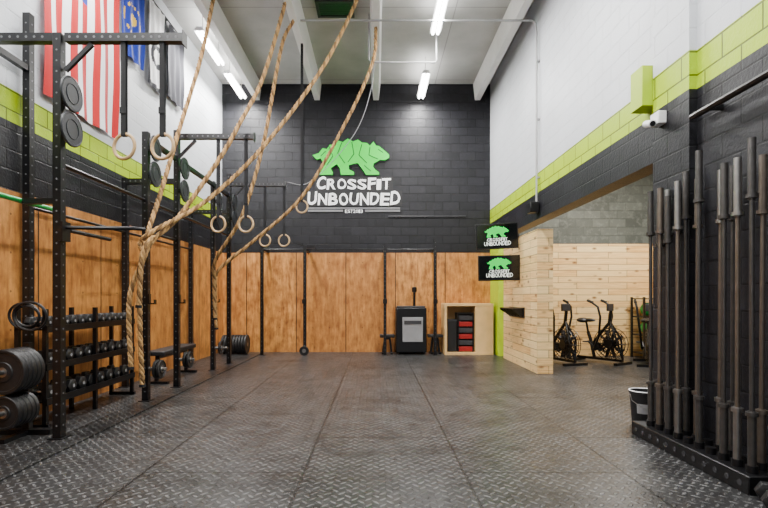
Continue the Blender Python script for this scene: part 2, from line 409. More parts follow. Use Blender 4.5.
# ---------------------------------------------------------------- lettering / emblem
def glyph(ch, bold=.03):
    cu = bpy.data.curves.new('g', 'FONT'); cu.body = ch; cu.size = 1; cu.offset = bold; cu.resolution_u = 3
    ob = bpy.data.objects.new('g', cu); C.objects.link(ob)
    dg = bpy.context.evaluated_depsgraph_get(); dg.update()
    me = bpy.data.meshes.new_from_object(ob.evaluated_get(dg))
    vs = [(v.co.x, v.co.y) for v in me.vertices]; fs = [tuple(p.vertices) for p in me.polygons]
    bpy.data.objects.remove(ob); bpy.data.meshes.remove(me); bpy.data.curves.remove(cu)
    return vs, fs
def word(mb, txt, x0, x1, z0, z1, y, jit=0., bold=.03, mi=0, grow=0., heights=None):
    rnd = random.Random(len(txt)*3+1)
    wts = [{'I': .5, ' ': .5, '.': .4, '1': .7, 'F': .9}.get(c, 1.) for c in txt]; tot = sum(wts); x = x0
    for ci, (c, wt) in enumerate(zip(txt, wts)):
        cw = (x1-x0)*wt/tot
        vs, fs = glyph(c, bold)
        mx0 = min(v[0] for v in vs); mx1 = max(v[0] for v in vs); my0 = min(v[1] for v in vs); my1 = max(v[1] for v in vs)
        h = heights[ci] if heights else 1.
        a0 = z0-(z1-z0)*rnd.uniform(0, jit); a1 = z0+(z1-z0)*h+(z1-z0)*rnd.uniform(0, jit); rot = rnd.uniform(-1, 1)*jit*.8
        out = []
        for vx, vy in vs:
            u = (vx-mx0)/max(mx1-mx0, 1e-4)-.5; v = (vy-my0)/(my1-my0)-.5
            if jit: u, v = u-v*rot+v*.08+.03*math.sin(v*7+ci), v+u*rot*.5+.03*math.sin(u*6+ci)
            out.append((x+cw*.5+u*(cw*.88+grow), y, (a0+a1)/2+v*(a1-a0+grow)))
        mb.add(out, fs, mi)
        x += cw
BEAR = [(313,156),(319,154),(323,149),(327,150),(330,145.5),(334,146),(338,141.5),(343,143),(348,139.5),(353,142.5),(358,140.5),(362,143.5),(367,144),(370,146.5),(373.5,142.5),(376,146.5),(379,147),(384,151),(389,155.5),(389,158.5),(385,161),(380,160.5),(377,162.5),(374,164),(373,167),(375,170),(379,173),(379,175.5),(366,175.5),(364,172),(361,168),(358,164),(354,164.5),(349,166),(349,170),(354,172.5),(354,175.5),(341,175.5),(340,169),(337,165),(334,167),(331,169),(333,173),(333,175.5),(319,175.5),(320,170),(323,163),(321,159),(317,160.5)]
CUTS = [((329,147),(333,157)),((333,157),(327,166)),((342,143.5),(338,154)),((338,154),(345,164)),((352,143),(354,155)),((354,155),(348,163)),((362,145),(359,156)),((359,156),(367,164)),((370,148),(369,156)),((369,156),(378,160)),((378,150),(383,153.5)),((326,152),(321,157)),((364,166),(371,172))]
def bear(mb, cx, cz, k, y, d, mi=0, grow=1.):
    poly = [(cx+(px-352)*k*grow, cz-(py-158)*k*grow) for px, py in BEAR]
    mb.prism(poly[::-1], y, y+d, mi)
def cuts(mb, cx, cz, k, y, w, mi=0):
    for (a, b_), (c, d_) in CUTS:
        mb.beam((cx+(a-352)*k, y, cz-(b_-158)*k), (cx+(c-352)*k, y, cz-(d_-158)*k), .004, w, mi)
def WX(px): return (px-376)/40.6
def WZ(py): return 1.33+(298-py)/40.6
e = thing('wall_sign', 'green bear emblem above white brush lettering, mounted on charcoal block wall', 'sign', (WX(352), YB, WZ(212)))
k = 1/40.6
b = MB()
for dx, dz in ((-.035, 0), (.035, 0), (0, .035), (0, -.035)): bear(b, WX(352)+dx, WZ(158)+dz, k, YB-.028, .027)
b.obj('emblem_backing', M_signk, e, smooth=False)
b = MB(); bear(b, WX(352), WZ(158), k, YB-.07, .04); b.obj('emblem', M_signg, e, smooth=False)
b = MB(); cuts(b, WX(352), WZ(158), k, YB-.073, .016); b.obj('emblem_line', M_signk, e, smooth=False)
b = MB(); b.box((WX(315), YB-.03, WZ(191)), (WX(393), YB, WZ(177))).box((WX(306), YB-.03, WZ(206.5)), (WX(402), YB, WZ(191)))
b.obj('backing_board', M_signk, e, smooth=False)
HC = [1.12, .92, .92, .92, .92, 1.0, .92, 1.05]; HU = [1.08, .95, .95, .95, .95, .95, .95, .95, 1.08]
b = MB(); word(b, 'CROSSFIT', WX(316.5), WX(391.5), WZ(189.6), WZ(179), YB-.04, .06, .025, heights=HC); b.obj('lettering', M_signw, e, smooth=False)
b = MB(); word(b, 'UNBOUNDED', WX(307.5), WX(400.5), WZ(205), WZ(193), YB-.04, .06, .025, heights=HU); b.obj('lettering', M_signw, e, smooth=False)
b = MB(); b.box((WX(308), YB-.03, WZ(209)), (WX(400), YB, WZ(207.6))).box((WX(308), YB-.03, WZ(212)), (WX(343), YB, WZ(209.8))).box((WX(365), YB-.03, WZ(212)), (WX(400), YB, WZ(209.8)))
b.obj('rule', pbr('rule_grey', (.18, .18, .19), .5), e, smooth=False)
b = MB(); word(b, 'EST2013', WX(345), WX(363), WZ(213), WZ(209.8), YB-.02, 0, .0); b.obj('lettering', M_signw, e, smooth=False)

# ---------------------------------------------------------------- TVs
def tv(x, y, z, rz, ry):
    e = thing('television', 'flat black television showing a green bear emblem on an arm mount', 'television', (x, y, z))
    e.rotation_euler = (0, ry, rz)
    MB().cbox((0, .02, 0), (.82, .045, .50)).obj('casing', M_black, e, .006, local=True)
    MB().box((-.39, -.006, -.22), (.39, -.002, .23)).obj('screen', M_scr, e, local=True)
    b = MB(); bear(b, 0, .09, .0062, -.012, .005); b.obj('screen_emblem', M_scrg, e, smooth=False, local=True)
    b = MB(); word(b, 'CROSSFIT', -.2, .2, -.095, -.035, -.010, .05, .01); word(b, 'UNBOUNDED', -.26, .26, -.18, -.105, -.010, .05, .01)
    b.obj('screen_lettering', M_scrw, e, smooth=False, local=True)
    MB().box((-.1, .043, -.1), (.1, .065, .1)).box((-.02, .06, -.03), (.02, .12, .03)).box((-.02, .09, -.03), (2.82-x, .12, .03)).obj('wall_arm', M_dgrey, e, local=True)
tv(2.37, 9.4, 2.54, -.05, -.05); tv(2.42, 9.42, 1.92, -.05, -.02)

# ---------------------------------------------------------------- pine partitions
tag(MB().box((2.82, 8.4, 0), (3.10, 10.62, 2.54)).obj('plank_partition', [M_pinex], bevel=.003), 'freestanding pale pine plank partition beside the opening', 'partition')
po = bpy.data.objects['plank_partition']; po.data.materials.append(M_piney)
for p in po.data.polygons:
    if abs(p.normal.y) > .5: p.material_index = 1
po = MB().box((3.12, 11.0, 0), (6.30, 11.1, 2.57)).box((6.30, 8.6, 0), (6.40, 11.1, 2.57)).obj('plank_partition', [M_piney, M_pinex])
for p in po.data.polygons:
    if abs(p.normal.x) > .5: p.material_index = 1
tag(po, 'pale knotty pine plank wall behind the exercise bikes', 'partition')
e = thing('wall_rack', 'small black bracket rack fixed on the pine partition', 'rack', (2.82, 9.6, .9))
MB().box((2.80, 9.1, .95), (2.82, 10.1, 1.15)).obj('back_plate', M_black, e)
for y in (9.15, 9.38, 9.6, 9.82, 10.05):
    b = MB(); b.prism([(2.80, .96), (2.80, 1.115), (2.60, 1.115), (2.60, 1.09)], y-.012, y+.012); b.obj('arm', M_black, e)
MB().box((2.60, 9.1, 1.115), (2.80, 10.1, 1.135)).obj('shelf', M_black, e)

# ---------------------------------------------------------------- left rig
PZ = .02; TOP = 3.80
rig = thing('pull_up_rig', 'tall black perforated steel pull-up rig standing on rubber mat', 'exercise rig', (-2.95, 7.0, PZ))
def upright(x, y, z0, z1, par, w=.076):
    b = MB(); b.box((x-w/2, y-w/2, z0), (x+w/2, y+w/2, z1)); b.box((x-.065, y-.075, z0), (x+.075, y+.075, z0+.008))
    z = z0+.12
    while z < z1-.05:
        b.cyl((x, y-w/2-.0015, z), (x, y-w/2, z), .009, seg=8, mi=1); b.cyl((x+w/2, y, z), (x+w/2+.0015, y, z), .009, seg=8, mi=1); z += .10
    b.obj('upright', [M_black, M_hole], par)
def crossbeam(x0, x1, y, z, par, h=.076):
    b = MB(); b.box((x0, y-.038, z-h/2), (x1, y+.038, z+h/2)); x = x0+.05
    while x < x1-.03: b.cyl((x, y-.0395, z), (x, y-.038, z), .012, seg=8, mi=1); x += .076
    b.obj('crossbeam', [M_black, M_hole], par)
ups = [(-2.97, 4.5), (-2.94, 6.14), (-2.94, 7.09), (-2.97, 8.75), (-2.94, 9.6)]
for x, y in ups: upright(x, y, PZ, TOP if y not in (6.14, 8.75) else 3.45, rig)
XW = -3.70
upright(XW, 5.11, PZ, 4.35, rig); upright(XW, 7.09, PZ, 3.1, rig); upright(XW, 9.6, PZ, 3.1, rig)
for y, zt in ((4.5, 3.76), (7.09, 3.71), (9.6, 3.60)):
    crossbeam(-2.90, -1.80, y, zt, rig)
    MB().beam((-2.91, y, zt-.30), (-2.66, y, zt-.05), .03, .04).obj('brace', M_black, rig)
    MB().box((-1.80, y-.05, zt-.07), (-1.79, y+.05, zt+.06)).obj('end_plate', M_black, rig)
crossbeam(XL+.03, -3.01, 4.5, 3.76, rig)
crossbeam(XW+.04, -2.98, 7.09, 3.05, rig); crossbeam(XW+.04, -2.98, 9.6, 3.05, rig)
MB().beam((XW, 4.54, 3.76), (XW, 5.07, 3.76), .06, .06).obj('crossbeam', M_black, rig)
b = MB(); b.cyl((-2.95, 4.54, 2.58), (-2.95, 9.56, 2.58), .02); b.obj('pull_up_bar', M_black, rig)
b = MB(); b.beam((-2.95, 6.18, 3.38), (-2.95, 9.56, 3.38), .06, .06); b.obj('crossbeam', M_black, rig)
b = MB(); b.cyl((XW, 5.15, 2.30), (XW, 9.56, 2.30), .018); b.obj('pull_up_bar', M_black, rig)
b = MB(); b.cyl((-2.95, 6.18, 2.18), (-2.95, 7.05, 2.18), .018); b.obj('pull_up_bar', M_black, rig)
b = MB(); b.box((-2.94, 4.44, 1.86), (-2.90, 4.56, 2.04)); b.tube([(-2.91, 4.56, 1.97), (-2.91, 5.25, 1.97)], .02); b.tube([(-2.91, 4.5, 1.99), (-2.3, 4.55, 1.99), (-2.22, 4.62, 1.99)], .018)
b.obj('dip_bar', M_black, rig)
MB().box((-3.30, 4.47, 2.21), (-3.01, 4.53, 2.26)).obj('bracket', M_black, rig)
MB().cyl((-3.32, 3.6, 2.24), (-3.32, 4.95, 2.24), .024).obj('pull_up_bar', M_poleg, rig)['label'] = 'green painted bar'
for (x, y) in ups:
    for z in (3.24, 2.91):
        if y == 8.75: z -= .15
        tx = x+.11
        b = MB(); b.cyl((tx, y, z), (tx+.016, y, z), .155, seg=32); b.torus((tx+.008, y, z), (1, 0, 0), .152, .012)
        b.torus((tx+.018, y, z), (1, 0, 0), .09, .004)
        b.obj('ball_target', [M_tgt], rig)
        MB().box((x+.038, y-.03, z-.03), (tx, y+.03, z+.03)).obj('bracket', M_black, rig)
for (x, y) in ups[1:4]:
    b = MB(); b.box((x+.038, y-.03, 1.25), (x+.05, y+.03, 1.38)).box((x+.05, y-.03, 1.25), (x+.12, y+.03, 1.265)).box((x+.11, y-.03, 1.25), (x+.12, y+.03, 1.31)); b.obj('bar_hook', M_black, rig)
    b = MB(); b.cyl((x+.038, y, .42), (x+.26, y, .42), .024); b.obj('storage_peg', M_steel, rig)

# bumper plates
def plate_mesh(par, r=.225, w=.05, mats=M_rubber, ax=(1, 0, 0)):
    prof = [(.027, -w/2), (r*.42, -w/2), (r*.46, -w/2+.008), (r*.82, -w/2+.008), (r*.86, -w/2), (r-.006, -w/2), (r, -w/2+.006),
            (r, w/2-.006), (r-.006, w/2), (r*.86, w/2), (r*.82, w/2-.008), (r*.46, w/2-.008), (r*.42, w/2), (.027, w/2)]
    b = MB(); b.lathe(prof, (0, 0, 0), ax, 36); b.obj('plate_body', mats, par, local=True)
    b = MB(); b.lathe([(.027, -w/2-.001), (.045, -w/2-.001), (.045, w/2+.001), (.027, w/2+.001)], (0, 0, 0), ax, 24); b.obj('hub_ring', M_steel, par, local=True)
pl = thing('weight_plate', 'small black weight plate stored on a rig peg', 'weight plate', (-2.80, 6.14, .42), 0, 'plates on rig pegs'); plate_mesh(pl, .12, .035)
for l in ((-2.75, 6.14, .42), (-2.80, 7.09, .42), (-2.75, 7.09, .42), (-2.83, 8.75, .42)): clone(pl, l)
pl = thing('weight_plate', 'black rubber bumper plate standing in a row against plywood wall', 'weight plate', (-3.55, 11.25, .245), 0, 'bumper plates in the corner'); plate_mesh(pl)
for i in range(1, 9): clone(pl, (-3.55+i*.065, 11.25, .245))
e = thing('plate_tree', 'black steel plate tree loaded with bumper plates on mat', 'plate rack', (-3.36, 4.62, PZ))
MB().box((-3.39, 4.60, PZ), (-3.33, 4.66, .90)).obj('post', M_black, e)
MB().box((-3.60, 4.59, PZ), (-3.12, 4.67, PZ+.05)).obj('foot', M_black, e)
MB().box((-3.39, 4.30, PZ), (-3.33, 4.59, PZ+.04)).obj('foot', M_black, e)
for z in (.29, .66): MB().cyl((-3.36, 4.60, z), (-3.36, 4.24, z), .024).obj('storage_peg', M_steel, e)
pl = thing('weight_plate', 'black rubber bumper plate loaded on a plate tree', 'weight plate', (-3.36, 4.56, .66), 0, 'bumper plates on the plate tree'); plate_mesh(pl, .205, .05, ax=(0, 1, 0))
for i in range(1, 5): clone(pl, (-3.36, 4.56-i*.056, .66))
pl = thing('weight_plate', 'smaller black rubber plate loaded low on a plate tree', 'weight plate', (-3.36, 4.56, .29), 0, 'small plates on the plate tree'); plate_mesh(pl, .155, .05, ax=(0, 1, 0))
for i in range(1, 5): clone(pl, (-3.36, 4.56-i*.056, .29))

# rings
def ring(x, y, z, ztop, group='gym rings on the rig', lab='pale wooden gymnastic ring hanging on a black strap'):
    e = thing('gymnastic_ring', lab, 'gymnastic ring', (x, y, z), 0, group)
    MB().torus((x, y, z), (.25, 1, 0), .115, .016, 36, 10).obj('ring', M_ringw, e)
    b = MB(); b.box((x-.022, y-.022, z+.10), (x+.022, y-.019, ztop)).box((x-.022, y+.019, z+.10), (x+.022, y+.022, ztop)); b.box((x-.022, y-.022, z+.095), (x+.022, y+.022, z+.099))
    b.box((x-.028, y-.03, z+.30), (x+.028, y-.022, z+.36))
    b.obj('strap', M_strap, e)
for x, y, z, zt in ((-2.36, 4.5, 2.75, 3.722), (-2.0, 4.5, 2.75, 3.722), (-2.33, 7.09, 2.42, 3.672), (-1.92, 7.09, 2.42, 3.672), (-2.22, 9.6, 2.48, 3.562), (-1.84, 9.6, 2.48, 3.562)):
    ring(x, y, z, zt)
ring(-1.42, 9.2, 3.08, 6.2, 'gym rings hung from the ceiling', 'pale wooden gymnastic ring hanging on a long strap from ceiling')

# ---------------------------------------------------------------- ropes
def catmull(P, n=14):
    P = [Vector(p) for p in P]; Q = [P[0]*2-P[1]]+P+[P[-1]*2-P[-2]]; out = []
    for i in range(1, len(Q)-2):
        for j in range(n):
            t = j/n; a, b, c, d = Q[i-1:i+3]
            out.append(.5*((2*b)+(c-a)*t+(2*a-5*b+4*c-d)*t*t+(3*b-a-3*c+d)*t**3))
    out.append(P[-1]); return out
def rope(P, label, R=.033, pitch=.20):
    path = catmull(P); L = [0]
    for a, b in zip(path, path[1:]): L.append(L[-1]+(b-a).length)
    step = pitch/12; n = int(L[-1]/step); pts = []; j = 0
    for i in range(n+1):
        s = i*step
        while j < len(L)-2 and L[j+1] < s: j += 1
        t = (s-L[j])/max(L[j+1]-L[j], 1e-6); pts.append(path[j].lerp(path[j+1], min(t, 1)))
    mb = MB(); pa = None; fr = []
    for i, p in enumerate(pts):
        d = (pts[min(i+1, n)]-pts[max(i-1, 0)]).normalized()
        a = frame(d)[0] if pa is None else (pa-d*pa.dot(d)).normalized()
        pa = a; fr.append((a, a.cross(d)))
    for k in range(3):
        h = []
        for i, p in enumerate(pts):
            t = 2*pi*(i*step/pitch+k/3); a, b = fr[i]; h.append(p+a*(R*.5*math.cos(t))+b*(R*.5*math.sin(t)))
        mb.tube(h, R*.5, 7, 2 if k == 0 else 0)
    e = pts[-1]; mb.cyl(pts[-3], e, R*1.15, seg=10, mi=1)
    return tag(mb.obj('climbing_rope', [M_rope, M_strap, M_rope_shade]), label, 'rope')
rope([(-2.66, 7.95, 6.55), (-2.65, 7.8, 6.17), (-2.71, 7.4, 5.0), (-2.83, 6.9, 3.75), (-2.86, 6.4, 2.77), (-2.86, 6.0, 2.12), (-2.92, 5.95, 1.7), (-2.92, 5.94, .95), (-2.88, 5.92, .22)],
     'thick tan climbing rope pulled aside and tied to the rig')
rope([(-1.50, 7.9, 6.18), (-1.53, 7.78, 5.9), (-1.78, 7.5, 4.74), (-1.96, 6.85, 3.80), (-2.14, 6.68, 3.33), (-2.57, 6.3, 2.42), (-2.80, 6.02, 2.05), (-2.86, 5.86, 1.75), (-3.00, 5.84, 1.3), (-2.98, 5.84, .45)],
     'thick tan climbing rope pulled aside and tied to the rig')
rope([(-.26, 8.0, 6.55), (-.33, 7.9, 6.2), (-.87, 7.6, 4.94), (-1.65, 7.1, 3.59), (-2.30, 6.55, 2.67), (-2.78, 5.98, 2.16), (-2.93, 5.98, 2.02), (-2.84, 5.86, 1.92), (-2.74, 5.90, 2.08), (-2.82, 5.80, 1.85), (-2.86, 5.78, 1.2)],
     'thick tan climbing rope sweeping across from ceiling, knotted at rig')
rope([(-.0, 8.6, 6.18), (-.06, 8.6, 5.56), (-.50, 8.6, 4.56), (-1.30, 8.6, 3.18), (-2.17, 8.6, 2.37), (-2.80, 8.6, 1.85), (-2.88, 8.6, 1.5), (-2.86, 8.6, .75)],
     'tan climbing rope draped in a curve to the rig')
rope([(-1.45, 8.4, 6.18), (-1.62, 8.2, 5.6), (-1.88, 8.0, 3.9), (-2.19, 7.85, 2.68), (-2.70, 8.1, 1.98), (-2.80, 8.3, 1.6), (-2.80, 8.35, .95)],
     'tan climbing rope draped steeply to the rig')
tag(MB().tube(catmull([(-.02, 9.4, 6.2), (-.1, 9.4, 5.4), (-.45, 9.4, 4.5), (-1.3, 9.55, 3.65), (-1.82, 9.6, 3.65)]), .008, 6).obj('cable', M_grey), 'thin grey cable running from ceiling to rig beam', 'cable')

# ---------------------------------------------------------------- dumbbell rack
X0, X1, Y0, Y1 = -3.62, -3.30, 4.80, 6.55
e = thing('dumbbell_rack', 'black three-tier steel dumbbell rack on mat by plywood wall', 'dumbbell rack', (-3.46, 5.67, PZ))
for x in (X0+.02, X1-.02):
    for y in (Y0+.02, (Y0+Y1)/2, Y1-.02):
        b = MB(); b.box((x-.02, y-.02, PZ), (x+.02, y+.02, 1.22)); b.obj('post', M_black, e)
TIERS = (.29, .64, 1.02)
for z in TIERS:
    b = MB(); b.box((X0, Y0, z-.015), (X1, Y1, z)); b.box((X1, Y0, z-.04), (X1+.012, Y1, z+.03)); b.obj('shelf', M_black, e)
for y in (Y0+.02, Y1-.02): MB().box((X0, y-.02, PZ), (X1+.02, y+.02, PZ+.04)).obj('foot', M_black, e)
def hexdb(loc, r, L, lab, grp):
    e = thing('dumbbell', lab, 'dumbbell', loc, 0, grp)
    MB().cyl((-L/2+.05, 0, 0), (L/2-.05, 0, 0), .015).obj('handle', M_chrome, e, local=True)
    for s in (-1, 1):
        b = MB(); b.lathe([(r*.55, s*(L/2-.075)), (r, s*(L/2-.062)), (r, s*(L/2-.012)), (r*.7, s*L/2)], (0, 0, 0), (1, 0, 0), 6); b.obj('weight_head', M_rubber, e, .004, local=True)
        MB().cyl((s*L/2, 0, 0), (s*(L/2+.002), 0, 0), r*.24, seg=16).obj('end_cap', M_grey, e, local=True)
    return e
for ti, (z, r) in enumerate(zip(TIERS, (.080, .074, .064))):
    n = int((Y1-Y0-.12)/(2*r*1.0+.006)); proto = None
    for i in range(n):
        y = Y0+.06+r+i*((Y1-Y0-.12-2*r)/(n-1)); loc = (-3.46, y, z+r*.87+.004)
        if proto is None: proto = hexdb(loc, r, .24, 'black rubber hexagonal dumbbell with grey end cap lying on rack', 'dumbbells on the rack')
        else: clone(proto, loc)
for i, (y, r) in enumerate(((4.775, .15), (4.765, .12), (4.755, .165))):
    tag(MB().torus((-3.46+i*.04-.04, y-.005*i, 1.15), (0, 1, .1), r, .013, 32, 6, 0, 1, .85).obj('resistance_band', M_rubber), 'black rubber resistance band looped over dumbbell rack post', 'resistance band', 'bands on the rack')

# ---------------------------------------------------------------- benches
def bench(loc, rz, L=1.1, w=.3, h=.45, lab='flat black padded workout bench', grp=None):
    e = thing('workout_bench', lab, 'bench', loc, rz, grp)
    MB().box((-L/2, -w/2, h-.07), (L/2, w/2, h)).obj('pad', M_rubber, e, .015, local=True)
    MB().beam((-L/2+.1, 0, h-.1), (L/2-.1, 0, h-.1), .06, .05).obj('frame', M_black, e, local=True)
    for s in (-1, 1):
        b = MB(); x = s*(L/2-.12); b.beam((x, 0, h-.1), (x+s*.04, 0, .04), .05, .05).box((x+s*.04-.03, -w/2-.03, 0), (x+s*.04+.03, w/2+.03, .04)); b.obj('leg', M_black, e, local=True)
bench((-3.35, 7.9, PZ), pi/2, 1.3, .3, .5, 'flat black padded bench on mat by plywood wall')
bench((.27, 11.5, 0), 0, .36, .3, .46, 'short black padded stool bench by the plywood wall')
bench((1.42, 11.55, 0), 0, .36, .3, .46, 'short black padded stool bench by the plywood wall')

# ---------------------------------------------------------------- back wall rig
e = thing('wall_rig', 'black wall-mounted pull-up rig in front of stained plywood', 'exercise rig', (-.7, 11.2, 0))
UX = (-2.66, -1.66, .21, 1.38)
for x in UX: upright(x, 11.2, 0, 2.56 if x != 1.38 else 2.72, e, .07)
for a, b_ in zip(UX, UX[1:]):
    MB().cyl((a+.035, 11.2, 2.46), (b_-.035, 11.2, 2.46), .018).obj('pull_up_bar', M_black, e)
for x in UX: MB().box((x-.03, 11.235, 2.44), (x+.03, YB-.02, 2.50)).obj('wall_bracket', M_black, e)
b = MB(); b.beam((-1.70, 11.2, 2.56), (-1.86, 11.2, 2.62), .06, .05); b.box((-1.60, 11.17, 2.49), (-1.42, 11.23, 2.56)); b.obj('bracket', M_black, e)
for x in UX[1:]:
    b = MB(); b.box((x-.05, 11.10, 1.2), (x+.05, 11.165, 1.3)); b.obj('bar_hook', M_black, e)
pl = thing('weight_plate', 'small black plate leaning at the foot of a rig post', 'weight plate', (-1.66, 11.08, .11), pi/2); plate_mesh(pl, .11, .035)

e = thing('water_cooler', 'black floor cabinet with grey front panel and upright pole', 'water cooler', (.81, 11.5, 0))
MB().box((.47, 11.25, .05), (1.19, 11.78, 1.10)).obj('body', M_black, e, .02)
MB().box((.62, 11.235, .30), (1.10, 11.25, .88)).obj('front_panel', M_grey, e, .006)
MB().box((.66, 11.22, .72), (1.06, 11.235, .80)).obj('handle', M_dgrey, e)
for x in (.52, 1.14):
    for y in (11.3, 11.73): MB().cyl((x, y, 0), (x, y, .05), .025).obj('foot', M_rubber, e)
b = MB(); b.cyl((.92, 11.5, 1.10), (.92, 11.5, 1.5), .03).lathe([(.03, 0), (.06, .02), (.06, .12), (.02, .14)], (.92, 11.5, 1.46)); b.obj('pole', M_black, e)
b = MB(); b.box((.50, 11.3, 1.10), (1.16, 11.74, 1.14)); b.obj('top_tray', M_dgrey, e, .01)

e = thing('storage_cabinet', 'pale pine box cabinet with an open cubby', 'cabinet', (2.16, 11.5, 0))
b = MB(); x0, x1, y0, y1, z1 = 1.60, 2.74, 11.2, 11.78, 1.20
b.box((x0, y0, 0), (x0+.06, y1, z1)).box((x1-.06, y0, 0), (x1, y1, z1)).box((x0+.06, y0, z1-.06), (x1-.06, y1, z1)).box((x0+.06, y0, 0), (x1-.06, y1, .06)).box((x0+.06, y1-.02, .06), (x1-.06, y1, z1-.06)).box((2.32, y0+.01, .06), (2.36, y1-.02, z1-.06))
b.obj('body', M_pine, e, .003)
MB().box((2.36, y0+.01, .06), (x1-.06, y0+.03, z1-.06)).obj('door', M_pine, e)
e = thing('drawer_unit', 'black drawer unit with red drawer fronts inside the cubby', 'drawer unit', (2.1, 11.5, .06))
MB().box((1.92, 11.3, .06), (1.95, 11.7, .98)).box((2.27, 11.3, .06), (2.30, 11.7, .98)).box((1.95, 11.3, .95), (2.27, 11.7, .98)).box((1.95, 11.66, .06), (2.27, 11.7, .95)).obj('frame', M_black, e)
for i in range(6):
    MB().box((1.955, 11.28, .08+i*.145), (2.265, 11.64, .19+i*.145)).obj('drawer', M_redp if i in (0, 2, 4) else M_dgrey, e, .006)
e = thing('storage_bin', 'black plastic bin with lid inside pine cubby', 'bin', (1.79, 11.5, .06))
b = MB(); b.box((1.68, 11.3, .06), (1.90, 11.7, .78)); b.obj('body', M_rubber, e, .01)
MB().box((1.67, 11.29, .78), (1.91, 11.71, .82)).obj('lid', M_dgrey, e, .005)

# ---------------------------------------------------------------- exercise bikes
def bike(loc, rz, grp='exercise bikes'):
    e = thing('exercise_bike', 'black fan exercise bike with moving handlebars by pine wall', 'exercise bike', loc, rz, grp)
    b = MB(); b.box((.47, -.28, 0), (.54, .28, .05)).box((-.52, -.25, 0), (-.45, .25, .05)).beam((-.48, 0, .08), (.5, 0, .08), .07, .05)
    b.tube([(-.10, 0, .1), (-.18, 0, .45), (-.24, 0, .62)], .035).tube([(-.15, 0, .35), (.05, 0, .62), (.22, 0, .82), (.26, 0, 1.08)], .033).tube([(.5, 0, .1), (.42, .09, .5), (.24, 0, .85)], .022).tube([(.5, 0, .1), (.42, -.09, .5), (.24, 0, .85)], .022)
    b.obj('frame', M_black, e, local=True)
    b = MB(); c = (.25, 0, .40)
    for s in (-.075, .075):
        for R in (.32, .26, .20, .13): b.torus((c[0], s*(1 if R > .3 else 1.1), c[2]), (0, 1, 0), R, .007, 32, 5)
        for i in range(14):
            t = 2*pi*i/14; b.beam((c[0]+.05*math.cos(t), s*1.1, c[2]+.05*math.sin(t)), (c[0]+.32*math.cos(t), s, c[2]+.32*math.sin(t)), .008, .008)
        b.cyl((c[0], s, c[2]), (c[0], s*1.25, c[2]), .09, seg=20)
    b.obj('fan_cage', M_black, e, local=True)
    b = MB()
    for i in range(10):
        t = 2*pi*i/10; b.beam((c[0]+.05*math.cos(t), 0, c[2]+.05*math.sin(t)), (c[0]+.29*math.cos(t), 0, c[2]+.29*math.sin(t)), .11, .012)
    b.obj('fan', M_dgrey, e, local=True)
    MB().cyl((-.24, 0, .62), (-.28, 0, .82), .022).obj('seat_post', M_black, e, local=True)
    b = MB(); b.sphere((-.36, 0, .86), (.13, .13, .055), 16, 8).sphere((-.24, 0, .865), (.17, .06, .04), 16, 8); b.obj('saddle', M_rubber, e, local=True)
    for s in (-1, 1):
        b = MB(); b.tube([(-.02, s*.13, .30), (.10, s*.17, .55), (.16, s*.22, .95), (.12, s*.24, 1.15), (-.02, s*.25, 1.25)], .022); b.obj('lever', M_black, e, local=True)
        MB().tube([(.02, s*.25, 1.235), (-.10, s*.25, 1.28)], .028).obj('grip', M_rubber, e, local=True)
        b = MB(); b.beam((-.06, s*.10, .33), (-.06+s*.12, s*.11, .33-s*.10), .02, .03).box((-.11+s*.12, min(s*.12, s*.22), .31-s*.10), (-.01+s*.12, max(s*.12, s*.22), .335-s*.10)); b.obj('pedal', M_dgrey, e, local=True)
    MB().cyl((-.06, -.06, .33), (-.06, .06, .33), .09, seg=24).obj('crank_cover', M_dgrey, e, local=True)
    MB().cbox((.24, 0, 1.14), (.05, .2, .15)).obj('monitor', M_dgrey, e, .01, local=True)
    return e
bk = bike((3.74, 9.9, 0), -pi/2+.35)
clone(bk, (4.62, 9.95, 0), -pi/2+.60); clone(bk, (5.50, 9.65, 0), -pi/2-.4)
e = thing('shelf_unit', 'black open shelf unit against pine plank wall', 'shelf', (6.0, 10.6, 0))
for x in (5.78, 6.22):
    for y in (10.35, 10.85): MB().box((x-.02, y-.02, 0), (x+.02, y+.02, 1.35)).obj('post', M_black, e)
for z in (.1, .5, .9, 1.3): MB().box((5.8, 10.34, z), (6.2, 10.86, z+.025)).obj('shelf', M_black, e)
for z in (.125, .525, .925):
    o = tag(MB().sphere((6.0, 10.6, z+.155), .15, 20, 12).obj('medicine_ball', M_poleg), 'green medicine ball on black shelf unit', 'medicine ball', 'green medicine balls')

# ---------------------------------------------------------------- barbells
e = thing('barbell_rack', 'black slotted floor base holding upright barbells by charcoal wall', 'barbell rack', (2.66, 4.0, 0))
MB().box((2.50, 3.22, 0), (2.80, 4.70, .13)).obj('base', M_black, e, .008)
for i in range(12): MB().cyl((2.497, 3.30+i*.12, .065), (2.50, 3.30+i*.12, .065), .022, seg=12).obj('side_hole', M_dgrey, e)
def barbell(loc, H_, mat, lean):
    e = thing('barbell', '', 'barbell', loc, 0, 'barbells standing in the rack')
    e['label'] = {'d': 'dark steel barbell standing upright in floor rack', 'b': 'brownish worn steel barbell standing upright in floor rack', 's': 'silvery steel barbell standing upright in floor rack'}[mat]
    e.rotation_euler = lean
    m = {'d': M_dsteel, 'b': M_bsteel, 's': M_bsteel}[mat]
    sl = .42
    MB().cyl((0, 0, sl), (0, 0, H_-sl), .0155, seg=14).obj('shaft', m, e, local=True)
    for z0, z1, zc in ((0, sl, sl-.02), (H_-sl, H_, H_-sl+.02)):
        b = MB(); b.cyl((0, 0, z0), (0, 0, z1), .026, seg=18).lathe([(.026, -.016), (.038, -.014), (.038, .014), (.026, .016)], (0, 0, zc)); b.obj('sleeve', m if mat != 's' else M_steel, e, local=True)
    return e
SL = []
